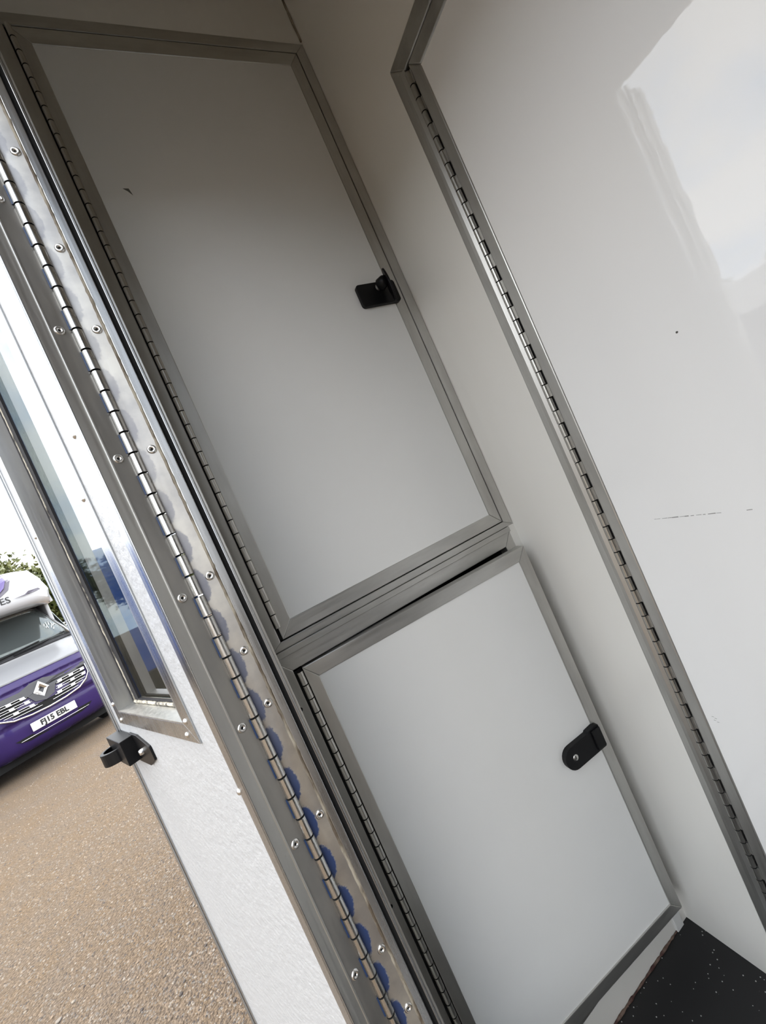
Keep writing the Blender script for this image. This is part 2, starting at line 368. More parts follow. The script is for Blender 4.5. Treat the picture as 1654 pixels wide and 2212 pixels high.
# ------------------------------------------------------------------ lower locker
LL = thing('lower_locker', (-0.28, 0, 0.0), 'lower locker with white door slightly ajar and rounded key latch', 'locker')
MB().box(-0.556, -0.02, 0.30, 0.31, 0.02, 0.94).box(-0.556, -0.02, 0.021, 0.31, 0.928, 0.942).box(-0.556, -0.54, 0.03, 0.30, 0.02, 0.94).box(-0.04, -0.02, 0.03, 0.30, 0.02, 0.94).box(-0.556, -0.02, 0.03, 0.30, 0.02, 0.06).obj('carcass', 'void', LL, True)
mitred(LL, True, (-0.560, -0.0176, 0.060, 0.9450), (0.0225, 0.0258, 0.036, 0.0275), lambda a, b: (a, -0.0006, b), (0, 0.022, 0),
       {'left': 'surround_strip', 'right': 'surround_strip', 'bottom': 'surround_strip', 'top': 'surround_strip'},
       {'left': 'alu_v', 'right': 'alu_v', 'bottom': 'alu_h', 'top': 'alu_h'})
# raised bead between the two surrounds and the white foot of the right upright
MB().box(-0.552, -0.0165, -0.0035, 0.004, 0.9435, 0.9545, 0.0012, 2).obj('dividing_bead', 'alu_h', LL, True)
MB().box(-0.0400, -0.0170, -0.0045, 0.010, 0.0, 0.075, 0.0008).obj('corner_foot', 'satin_white', LL, True)
for (hx_, hz_) in ((-0.5515, 0.8558), (-0.5495, 0.4986)):
    link('screw_hole', hm, LL, True, loc=(hx_, -0.0007, hz_))
TH = math.radians(5.24)
LD = link('door', None, LL, False); LD.location = (-0.5286 + 0.28, 0.0, 0.0); LD.rotation_euler = (0, 0, -TH)
LDm = MB().box(0.020, 0.472, -0.0002, 0.014, 0.115, 0.895).mesh('door', 'satin_white'); 
bpy.data.objects.remove(LD); LD = link('door', LDm, LL, False, loc=(-0.5286 + 0.28, 0.0, 0.0), rot=(0, 0, -TH))
mitred(LD, False, (0.0058, 0.4923, 0.0965, 0.9150), (0.0202, 0.0243, 0.0240, 0.0255), lambda a, b: (a, -0.0028, b), (0, 0.022, 0),
       {'left': 'stile', 'right': 'stile', 'bottom': 'rail', 'top': 'rail'}, {'left': 'alu_v', 'right': 'alu_v', 'bottom': 'alu_h', 'top': 'alu_h'})
LH = MB().box(-0.5400, -0.5240, 0.0012, 0.006, 0.10, 0.914).obj('hinge', 'void', LL, True)
knuckles(LH, True, -0.5290, -0.0030, 0.0970, 0.9135, 0.0242, 0.9120 - 0.0242, 0.0048, 'steel_dull')
# key latch
cap = [(0.4815, 0.4795), (0.4815, 0.5265), (0.4760, 0.5285), (0.4520, 0.5265), (0.4500, 0.5240)]
for k in range(13):
    t = PI / 2 + PI * k / 12; cap.append((0.4035 + 0.0225 * math.cos(t), 0.5010 + 0.0225 * math.sin(t)))
cap.append((0.4500, 0.4790))
KL = MB().prism([(a - 0.005, -0.0125, b) for a, b in cap], (0, 0.0125, 0), 0.0013, 2).obj('key_latch', 'black', LD)
MB().box(0.453, 0.4755, -0.0160, -0.012, 0.484, 0.524, 0.0015, 2).obj('latch_thumb_bar', 'black', LD)
MB().lathe([(0, 0.0012), (0.0052, 0.0012), (0.0062, 0.0), (0.0062, -0.002)], 18, Matrix.Translation((0.3995, -0.0128, 0.5020)) @ Matrix.Rotation(PI / 2, 4, 'X')).obj('key_cylinder', 'rivet', LD)
MB().box(0.3988, 0.4002, -0.0143, -0.0138, 0.4995, 0.5065).obj('key_slot', 'void', LD)

# ------------------------------------------------------------------ door in the right wall
D1 = thing('door_1', (0, (DY0 + DY1) / 2, DZ0), 'large glossy white door in the right wall with long knuckled hinge', 'door', kind='structure')
mapR = lambda a, b: (-0.005, a, b)
def rframe(a0, a1, b0, b1, w, names, mats):
    return mitred(D1, True, (a0, a1, b0, b1), w, mapR, (0.028, 0, 0), names, mats, 0.0022)
# frame: flat outer lip + raised inner moulding, mitred
mitred(D1, True, (DY0, DY1, DZ0, DZ1), (0.032, 0.0300, 0.033, 0.0330), lambda a, b: (-0.0042, a, b), (0.03, 0, 0),
       {'left': 'frame_strip', 'right': 'frame_strip', 'bottom': 'frame_strip', 'top': 'frame_strip'}, {'left': 'alu_v', 'right': 'alu_v', 'bottom': 'alu_h', 'top': 'alu_h'}, 0.0018)
for nm, pr in (('right', None),):
    # rounded moulding along the hinge side
    MB().prism([(-0.0040, -0.1950, DZ0 + 0.03), (-0.0088, -0.1985, DZ0 + 0.03), (-0.0078, -0.2040, DZ0 + 0.03), (-0.0040, -0.2118, DZ0 + 0.03)], (0, 0, DZ1 - DZ0 - 0.060)).obj('frame_moulding', 'alu_v', D1, True)
D1P = MB().box(-0.0015, 0.022, -0.815, -0.240, 0.10, 1.733).obj('door_panel', 'gloss_white', D1, True)
mitred(D1P, True, (-0.822, -0.2225, 0.083, 1.7545), (0.024, 0.0213, 0.026, 0.0263), lambda a, b: (-0.0040, a, b), (0.026, 0, 0),
       {'left': 'stile', 'right': 'stile', 'bottom': 'rail', 'top': 'rail'}, {'left': 'alu_v', 'right': 'alu_v', 'bottom': 'alu_h', 'top': 'alu_h'}, 0.0022)
MB().ring((-0.830, -0.210, 0.076, 1.7585), (-0.80, -0.25, 0.12, 1.70), 0.0235, 0.0255, 'yz').obj('rebate', 'void', D1, True)
D1H = MB().box(0.000, 0.004, -0.2225, -0.2125, 0.08, 1.756).obj('hinge', 'void', D1, True)
tabm = MB().box(-0.0042, 0.002, -0.2232, -0.2195, 0.0010, 0.0226).mesh('leaf_tab', 'alu_v')   # every second knuckle is folded into the door's own leaf
knuckles(D1H, True, -0.0052, -0.2163, 0.08, 1.7595, 0.0236, 1.0624, 0.0046, 'steel_dull', tabm)
# scuffs on the glossy door
sm = MB(); y = -0.2975
while y > -0.384:
    w = random.uniform(0.003, 0.010); h = random.uniform(0.0004, 0.0013) * (2.0 if -0.352 < y < -0.338 else 1)
    z0 = 0.9196 + (y + 0.2975) / (-0.12) * (-0.0052)
    sm.prism([(-0.0017, y, z0 - h / 2), (-0.0017, y - w, z0 - h / 2 - w * 0.04), (-0.0017, y - w, z0 + h / 2), (-0.0017, y, z0 + h / 2)], (0.0002, 0, 0)); y -= w + random.uniform(0.0, 0.003)
sm.box(-0.0017, -0.0015, -0.4180, -0.4120, 0.9143, 0.9152).obj('scuff_line', 'mark_grey', D1P, True)
MB().lathe([(0, 0.0002), (0.0014, 0.0002), (0.0014, 0)], 10, Matrix.Translation((-0.0015, -0.4188, 1.153)) @ Matrix.Rotation(-PI / 2, 4, 'Y')).obj('speck', 'mark', D1P, True)
s2 = MB()
for (yy, z_) in ((-0.2540, 0.5760), (-0.2575, 0.5740), (-0.2550, 0.5700), (-0.2590, 0.5680)):
    s2.box(-0.0017, -0.0015, yy - 0.0030, yy, z_, z_ + 0.0007)
s2.obj('scuff', 'mark_grey', D1P, True)

# ------------------------------------------------------------------ jamb of the entrance doorway
TILT = math.radians(0.27)
JZ0, JZ1 = 0.02, HEAD
JB = thing('trim_1', (HX, HY, 1.05), 'riveted metal door jamb with rubber seal beside the lockers', 'door jamb', kind='structure', rot=(0, -TILT, 0))
def jbx(name, x0, x1, y0, y1, m, bevel=0.0, z0=JZ0, z1=JZ1):
    return MB().box(x0 - HX, x1 - HX, y0 - HY, y1 - HY, z0 - 1.05, z1 - 1.05, bevel, 2).obj(name, m, JB)
jbx('jamb_post', -0.6040, -0.5735, HY + 0.0030, HY + 0.040, 'alu_v')

def jamb_plate_mat():
    m = mat('jamb_plate_blue_shade', (0.58, 0.57, 0.55), 0.40, 0.9, rnoise=((60, 60, 8), 0.10))
    nt = m.node_tree; b = nt.nodes['Principled BSDF']; t = nt.nodes.new('ShaderNodeTexCoord')
    n = nt.nodes.new('ShaderNodeTexNoise'); n.inputs['Scale'].default_value = 28; n.inputs['Detail'].default_value = 6; nt.links.new(t.outputs['Object'], n.inputs['Vector'])
    r = nt.nodes.new('ShaderNodeValToRGB'); r.color_ramp.elements[0].position = 0.35; r.color_ramp.elements[1].position = 0.65
    r.color_ramp.elements[0].color = (0.43, 0.415, 0.40, 1); r.color_ramp.elements[1].color = (0.60, 0.575, 0.525, 1); nt.links.new(n.outputs['Fac'], r.inputs[0])
    sp = nt.nodes.new('ShaderNodeSeparateXYZ'); nt.links.new(t.outputs['Object'], sp.inputs[0])
    def mth(op, a, bb=None, c=None):
        q = nt.nodes.new('ShaderNodeMath'); q.operation = op
        for i, v in enumerate((a, bb, c)):
            if v is None: continue
            if isinstance(v, (int, float)): q.inputs[i].default_value = v
            else: nt.links.new(v, q.inputs[i])
        return q.outputs[0]
    # blue shade and reflection painted in, beside every second knuckle
    zc = mth('SUBTRACT', mth('FLOORED_MODULO', mth('ADD', sp.outputs[2], 3.0 + KNUCKLE_SHADE), 0.047), 0.0235)
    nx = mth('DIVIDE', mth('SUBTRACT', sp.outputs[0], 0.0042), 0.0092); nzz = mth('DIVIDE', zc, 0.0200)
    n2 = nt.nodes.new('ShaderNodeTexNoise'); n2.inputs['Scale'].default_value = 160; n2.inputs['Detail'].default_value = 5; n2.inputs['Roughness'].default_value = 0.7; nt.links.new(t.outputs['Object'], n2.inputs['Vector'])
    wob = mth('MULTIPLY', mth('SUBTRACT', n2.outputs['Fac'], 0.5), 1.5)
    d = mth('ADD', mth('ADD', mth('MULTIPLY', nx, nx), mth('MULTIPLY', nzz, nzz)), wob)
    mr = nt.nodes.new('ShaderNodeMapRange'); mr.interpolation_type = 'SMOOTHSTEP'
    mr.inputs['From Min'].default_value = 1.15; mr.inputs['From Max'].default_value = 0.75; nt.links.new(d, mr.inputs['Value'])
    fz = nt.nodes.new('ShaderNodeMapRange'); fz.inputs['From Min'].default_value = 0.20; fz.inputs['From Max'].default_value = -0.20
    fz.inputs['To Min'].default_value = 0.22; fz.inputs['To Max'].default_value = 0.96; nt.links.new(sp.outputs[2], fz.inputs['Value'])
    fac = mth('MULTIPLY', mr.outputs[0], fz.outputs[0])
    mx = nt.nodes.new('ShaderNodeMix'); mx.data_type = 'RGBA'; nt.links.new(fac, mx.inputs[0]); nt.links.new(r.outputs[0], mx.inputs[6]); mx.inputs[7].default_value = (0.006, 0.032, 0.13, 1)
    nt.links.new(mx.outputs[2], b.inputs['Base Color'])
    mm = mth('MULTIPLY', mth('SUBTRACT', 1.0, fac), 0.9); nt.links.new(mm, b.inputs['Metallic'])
    return m
KNUCKLE_SHADE = 0.0
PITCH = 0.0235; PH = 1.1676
KNUCKLE_SHADE = -(PH - 1.05) + 0.0 + 0.047 * 100 % 0.047
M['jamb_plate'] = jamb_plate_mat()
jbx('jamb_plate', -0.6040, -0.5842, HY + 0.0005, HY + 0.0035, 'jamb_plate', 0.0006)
jbx('jamb_strip', -0.5822, -0.5733, HY - 0.0004, HY + 0.0035, 'alu_bright', 0.0008)
cb = MB(); z = JZ0; pts = []; rr = []
while z < JZ1:
    pts.append((-0.5832 - HX + random.uniform(-.0004, .0004), 0.0010, z - 1.05)); rr.append(0.0016 + random.uniform(0, 0.0007)); z += 0.005
cb.tube(pts, rr, 6).obj('sealant_bead', 'sealant', JB)
jbx('rubber_seal', -0.5733, -0.5684, HY + 0.0045, HY + 0.036, 'void')
jbx('angle_strip', -0.5684, -0.5655, HY + 0.0005, HY + 0.036, 'alu_bright', 0.0006)
jbx('angle_lip', -0.5655, -0.5625, HY + 0.0040, HY + 0.036, 'alu_v', 0.0006)
rvm = MB().lathe([(0, 0.0003), (0.0015, 0.0003), (0.0018, 0.0013), (0.0034, 0.0016), (0.0047, 0.0009), (0.0051, -0.001)], 18, Matrix.Rotation(PI / 2, 4, 'X'), [1, 0, 0, 0, 0]).mesh('rivet', 'rivet', 'void')
for z in (1.6087, 1.4969, 1.4022, 1.2614, 1.1113, 1.0217, 0.9587, 0.8235, 0.6585, 0.5865, 0.44, 0.30):
    link('rivet', rvm, JB, loc=(-0.5906 - HX + (0.0 if z > 0.9 else 0.0008), 0.0004, z - 1.05))
kn = knuckle_mesh('knuckle', 0.0048, PITCH - 0.0013, 'steel')
leafj = MB().box(0.0, 0.0014, 0.0, 0.004, 0.0012, PITCH - 0.0012).mesh('hinge_tab', 'tab_blue')
NK = range(-48, 25)
for k in NK:
    z = PH + k * PITCH
    if k % 2 == 0:
        link('knuckle', kn, JB, loc=(0, -0.0045, z - 1.05))
        link('hinge_tab', leafj, JB, loc=(-0.0062, -0.0050, z - 1.05))

# other jamb of the doorway and the head trim (out of view, close the opening); sill added to cut light low down
tj = MB().box(-0.6045, -0.572, DW0 - 0.02, DW0 + 0.02, 0.0, HEAD, 0.002).box(-0.6045, -0.572, DW0 + 0.02, HY + 0.004, HEAD - 0.012, HEAD + 0.012).box(-0.6045, -0.572, DW0, HY - 0.002, -0.02, 0.20, 0.002).obj('trim_2', 'alu_v')
tag(tj, 'plain aluminium trim around the rest of the doorway, with an added light-blocking sill', 'door trim', kind='structure')

# ------------------------------------------------------------------ entrance door, swung open
A = math.radians(66.8); T = 0.0356; DWID = 0.515
D2 = thing('door_2', (HX, HY, 1.05), 'open white entrance door with window, riveted edge and black catch', 'door', kind='structure')
D2.rotation_euler = (Matrix.Rotation(-TILT, 3, 'Y') @ Matrix.Rotation(PI - A, 3, 'Z')).to_euler()
ZO = 1.05
def dbx(name, x0, x1, y0, y1, z0, z1, m, bevel=0.0, parent=None):
    return MB().box(x0, x1, y0, y1, z0 - ZO, z1 - ZO, bevel, 2).obj(name, m, parent or D2)
DB, DT = -0.02, 1.745
WX0, WX1, WZ0, WZ1 = 0.1000, 0.4293, 0.9660, 1.690      # window opening
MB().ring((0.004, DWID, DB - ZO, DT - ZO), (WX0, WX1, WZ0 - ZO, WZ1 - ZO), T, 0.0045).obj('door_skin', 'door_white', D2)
MB().ring((0.002, DWID, DB - ZO, DT - ZO), (WX0, WX1, WZ0 - ZO, WZ1 - ZO), 0.0045, 0.0005).obj('outer_skin', 'blue_skin', D2)
# hinge-side edge: plate with rivets, ridge, then the corner angle
dbx('edge_plate', -0.0012, 0.0045, 0.0055, 0.0245, DB, DT, 'alu_dark', 0.0005)
dbx('edge_angle', -0.0004, 0.0045, 0.0245, T + 0.0016, DB, DT, 'alu_v', 0.0006)
dbx('edge_flange', -0.0004, 0.0200, T, T + 0.0016, DB, DT, 'alu_bright', 0.0005)
dbx('edge_ridge', -0.0022, 0.0, 0.0232, 0.0252, DB, DT, 'alu_v', 0.0006)
rv2 = MB().lathe([(0, 0.0003), (0.0015, 0.0003), (0.0018, 0.0013), (0.0034, 0.0016), (0.0047, 0.0009), (0.0051, -0.001)], 18, Matrix.Rotation(-PI / 2, 4, 'Y'), [1, 0, 0, 0, 0]).mesh('rivet', 'rivet', 'void')
for z in (1.5495, 1.4027, 1.2592, 1.1016, 0.9529, 0.8187, 0.6666, 0.52, 0.38):
    link('rivet', rv2, D2, loc=(-0.0012, 0.0165, z - ZO))
kd = knuckle_mesh('knuckle', 0.0048, PITCH - 0.0013, 'steel')
ca, sa = math.cos(A), math.sin(A)
# pin position (world offset (0,-0.0045)) in door coordinates
px_ = 0.0 * -ca + -0.0045 * sa; py_ = 0.0 * -sa + -0.0045 * -ca
for k in NK:
    z = PH + k * PITCH
    if k % 2: link('knuckle', kd, D2, loc=(px_, py_, z - ZO))
# free edge trim
dbx('free_edge_trim', DWID - 0.022, DWID + 0.010, -0.001, T + 0.003, DB, DT, 'alu_bright', 0.0015)
dbx('free_edge_lip', DWID - 0.020, DWID - 0.012, T + 0.003, T + 0.0055, DB, DT, 'alu_bright', 0.0008)
# window frame on the inner face
WF = mitred(D2, False, (0.0715, 0.4571, 0.9430 - ZO, 1.7150 - ZO), (0.0285, 0.0278, 0.0230, 0.025), lambda a, b: (a, T, b), (0, 0.0022, 0),
       {'left': 'window_flange', 'right': 'window_flange', 'bottom': 'window_flange', 'top': 'window_flange'},
       {'left': 'alu_bright', 'right': 'alu_bright', 'bottom': 'alu_bright', 'top': 'alu_bright'}, 0.0005)
MB().ring((WX0 - 0.001, WX1 + 0.001, WZ0 - ZO - 0.001, WZ1 - ZO + 0.001), (WX0 + 0.0018, WX1 - 0.0018, WZ0 - ZO + 0.0018, WZ1 - ZO - 0.0018), -0.001, T + 0.0021).obj('window_reveal', 'alu_v', D2)
GY = T - 0.0225
MB().ring((WX0 + 0.0018, WX1 - 0.0018, WZ0 - ZO + 0.0018, WZ1 - ZO - 0.0018), (WX0 + 0.018, WX1 - 0.046, WZ0 - ZO + 0.010, WZ1 - ZO - 0.02), GY - 0.004, GY).obj('window_gasket', 'rubber', D2)
bead = MB()
def wav(p0, p1, n):
    return [tuple(Vector(p0).lerp(Vector(p1), i / n) + Vector((random.uniform(-.0006, .0006), random.uniform(-.0004, .0004), random.uniform(-.0006, .0006)))) for i in range(n + 1)]
bead.tube(wav((WX1 - 0.022, GY, WZ0 - ZO + 0.006), (WX1 - 0.022, GY, WZ1 - ZO - 0.01), 120), 0.0016, 6)
bead.tube(wav((WX1 - 0.022, GY + 0.001, WZ0 - ZO + 0.005), (WX0 + 0.01, GY + 0.001, WZ0 - ZO + 0.005), 60), 0.0026, 6)
bead.obj('sealant_bead', 'pale_sealant', D2)
M['glass_tint'] = mat('tinted_glass', (0.14, 0.16, 0.155), 0.02, trans=1.0, ior=1.28)
M['glass_clear'] = mat('clear_glass', (0.86, 0.90, 0.90), 0.02, trans=1.0, ior=1.5)
dbx('fixed_pane', WX0 + 0.016, WX0 + 0.110, GY - 0.0045, GY - 0.0015, WZ0 + 0.008, WZ1 - 0.012, 'glass_clear')
dbx('sliding_pane', WX0 + 0.095, WX1 - 0.030, GY - 0.0110, GY - 0.0070, WZ0 + 0.008, WZ1 - 0.012, 'glass_tint')
scm = MB().lathe([(0, 0.0026), (0.0022, 0.0022), (0.0036, 0.0008), (0.0038, 0)], 12, Matrix.Rotation(-PI / 2, 4, 'X')).mesh('screw', 'rivet')
for (sx, sz) in ((0.0890, 0.9700), (0.1050, 0.9515), (0.4330, 0.9510), (0.4440, 0.9800), (0.0860, 1.25), (0.4430, 1.30)):
    link('screw', scm, D2, loc=(sx, T + 0.0020, sz - ZO))
link('screw', scm, D2, loc=(0.0215, T + 0.0012, 0.893 - ZO)); link('screw', scm, D2, loc=(0.0235, T + 0.0012, 1.30 - ZO))
# black retaining catch below the window near the free edge
CT = MB().prism([(a, T, b - ZO) for a, b in rounded([(0.318, 0.890), (0.360, 0.8750), (0.425, 0.8750), (0.425, 0.9270), (0.375, 0.9270), (0.318, 0.9130)], 0.003)], (0, 0.0035, 0), 0.0006).obj('catch', 'black_metal', D2)
MB().box(0.402, 0.505, T + 0.001, T + 0.0225, 0.8825 - ZO, 0.9255 - ZO, 0.0008).obj('catch_box', 'black_metal', CT)
oo = MB()
outer = [(0.474 + 0.026 * math.cos(PI * k / 16), T + 0.0200 + 0.024 * math.sin(PI * k / 16)) for k in range(17)]
inner = [(0.474 + 0.020 * math.cos(PI * k / 16), T + 0.0200 + 0.018 * math.sin(PI * k / 16)) for k in range(17)][::-1]
oo.prism([(a, b, 0.887 - ZO) for a, b in outer + inner], (0, 0, 0.022), 0.0006).obj('catch_loop', 'black_metal', CT)
MB().lathe([(0, 0.007), (0.0042, 0.0065), (0.0052, 0.004), (0.0052, 0.0)], 6, Matrix.Translation((0.3680, T + 0.003, 0.9005 - ZO)) @ Matrix.Rotation(-PI / 2, 4, 'X')).obj('catch_bolt', 'rivet', CT)

# ------------------------------------------------------------------ yard
GR = MB().box(-60, 60, -60, 60, -0.2, 0.0).obj('ground', 'ground'); GR.location = (0, 0, ZG)
tag(GR, 'brown gravel yard beyond the open door', 'ground', kind='structure')
def rock(r, seed):
    rnd = random.Random(seed); b = bmesh.new(); bmesh.ops.create_icosphere(b, subdivisions=1, radius=r)
    for v in b.verts: v.co = Vector((v.co.x * rnd.uniform(.7, 1.3), v.co.y * rnd.uniform(.6, 1.2), v.co.z * rnd.uniform(.4, .8)))
    return b
rocks = []
for i in range(8):
    b = MB(); b.add(rock(1.0, i)); rocks.append(b.mesh('stone', STONES[i % 4]))
def yard_point(rmin, rmax):
    az = math.radians(random.uniform(-62, -7)); r = math.sqrt(random.uniform(rmin ** 2, rmax ** 2))
    return CAM.x + r * math.sin(az), CAM.y + r * math.cos(az), r
n = 0
while n < 260:
    x, y, r = yard_point(1.0, 2.6)
    if x > -0.66: continue
    o = link('stone', rocks[n % 8], GR); s = random.choice((0.005, 0.006, 0.007, 0.009, 0.012))
    o.scale = (s, s, s); o.location = (x, y, s * 0.25); o.rotation_euler = (0, 0, random.uniform(0, 6.3)); n += 1
# fine gravel, joined
vs, fs, mi = [], [], []
octa = [(1, 0, 0), (0, 1, 0), (-1, 0, 0), (0, -1, 0), (0, 0, 0.75)]
for i in range(60000):
    x, y, r = yard_point(0.9, 0.9 + 6.6 * random.random() ** 1.6 + 0.1)
    if x > -0.65: continue
    s = random.uniform(0.0016, 0.0052) * (1 + 0.10 * r); a = random.uniform(0, 6.3); e1 = random.uniform(.6, 1.3)
    k = len(vs); c_, s_ = math.cos(a), math.sin(a)
    for p in octa: vs.append((x + s * (p[0] * c_ * e1 - p[1] * s_), y + s * (p[0] * s_ * e1 + p[1] * c_), s * p[2] * random.uniform(.6, 1.1)))
    m_ = random.choice((0, 0, 1, 1, 2, 3))
    for j in range(4): fs.append((k + j, k + (j + 1) % 4, k + 4)); mi.append(m_)
gm = bpy.data.meshes.new('gravel'); gm.from_pydata(vs, [], fs)
for s in STONES: gm.materials.append(s)
gm.polygons.foreach_set('material_index', mi); gm.update()
gv = link('gravel', gm, GR); gv['kind'] = 'stuff'

# ------------------------------------------------------------------ vans
M['van_white'] = mat('white_van_paint', (0.47, 0.475, 0.49), 0.2, coat=0.4)
M['van_purple'] = mat('purple_van_paint', (0.060, 0.033, 0.185), 0.22, coat=0.6)
M['van_blue'] = mat('blue_van_paint', (0.03, 0.075, 0.26), 0.22, coat=0.6)
M['van_glass'] = mat('windscreen_glass', (0.22, 0.25, 0.25), 0.03, metal=0.55, ior=1.7)
M['lorry_white'] = mat('white_lorry_paint', (0.82, 0.82, 0.82), 0.25)
M['chrome'] = mat('chrome_trim', (0.82, 0.82, 0.82), 0.18, 1.0)
M['grey_plastic'] = mat('grey_bumper_plastic', (0.05, 0.05, 0.055), 0.5)
M['plate'] = mat('number_plate_white', (0.72, 0.72, 0.68), 0.35)
M['ink'] = mat('black_lettering', (0.012, 0.012, 0.014), 0.5)
M['white_ink'] = mat('white_pen', (0.85, 0.88, 0.88), 0.5)
M['tyre'] = mat('tyre_rubber', (0.015, 0.015, 0.016), 0.85)
M['lamp'] = mat('headlamp_lens', (0.6, 0.62, 0.64), 0.06, ior=1.6)
M['grey_graphic'] = mat('grey_graphic_film', (0.10, 0.09, 0.12), 0.35)

def text_mesh(body, size, mname, bold=0.0, ext=0.002):
    cu = bpy.data.curves.new('lettering', 'FONT'); cu.body = body; cu.size = size; cu.extrude = ext; cu.offset = bold; cu.align_x = 'CENTER'; cu.align_y = 'CENTER'
    cu.resolution_u = 3
    t = bpy.data.objects.new('lettering_tmp', cu); COL.objects.link(t); bpy.context.view_layer.update()
    me = bpy.data.meshes.new_from_object(t.evaluated_get(bpy.context.evaluated_depsgraph_get()))
    bpy.data.objects.remove(t); bpy.data.curves.remove(cu)
    me.materials.clear(); me.materials.append(M[mname]); me.name = 'lettering'
    return me

HWID = 1.0
def half(z):        # half width of the cab by height
    pts = [(0.25, 0.90), (0.5, 0.985), (0.9, 1.0), (1.4, 0.99), (1.7, 0.93), (2.2, 0.80), (2.4, 0.78)]
    for (a, b), (c, d) in zip(pts, pts[1:]):
        if z <= c: return b + (d - b) * max(0, (z - a)) / (c - a)
    return pts[-1][1]
PROF = [(0.26, 0.16), (0.33, 0.05), (0.44, 0.015), (0.60, 0.0), (0.70, 0.015), (0.80, 0.03), (0.92, 0.05), (1.03, 0.075), (1.10, 0.105), (1.18, 0.17), (1.26, 0.28), (1.36, 0.48), (1.44, 0.68), (1.50, 0.78), (1.54, 0.80), (1.80, 1.02), (2.05, 1.22), (2.18, 1.34), (2.26, 1.50), (2.32, 1.80)]
def fdepth(z):
    for (a, b), (c, d) in zip(PROF, PROF[1:]):
        if z <= c: return b + (d - b) * (z - a) / (c - a)
    return PROF[-1][1]
def fpt(u, z, off=0.0):
    """point on the cab front: u in -1..1 across, z height; corners swept back"""
    w = half(z); b = 0.42 * max(0, abs(u) - 0.45) ** 2.2 / 0.55 ** 2.2 * (1.0 if z < 1.3 else 0.8) + 0.05 * u * u
    return (u * w, fdepth(z) + b - off, z)
def strip(z0, z1, u0=-1, u1=1, nu=28, nz=8, off=0.0, thick=0.02):
    tmp = bmesh.new(); g = []
    for j in range(nz + 1):
        z = z0 + (z1 - z0) * j / nz; g.append([tmp.verts.new(fpt(u0 + (u1 - u0) * i / nu, z, off)) for i in range(nu + 1)])
    for j in range(nz):
        for i in range(nu):
            f = tmp.faces.new((g[j][i], g[j][i + 1], g[j + 1][i + 1], g[j + 1][i])); f.smooth = True
    r = bmesh.ops.solidify(tmp, geom=list(tmp.faces), thickness=-thick) if thick else None
    m = MB(); m.add(tmp); return m
def on_front(pts, off=0.004, thick=0.004):
    """flat shape given as (x, z) pairs laid on the cab front"""
    P = []
    for x, z in pts: P.append(Vector(fpt(x / half(z), z, off)))
    m = MB(); m.prism(P, (0, thick, 0)); return m

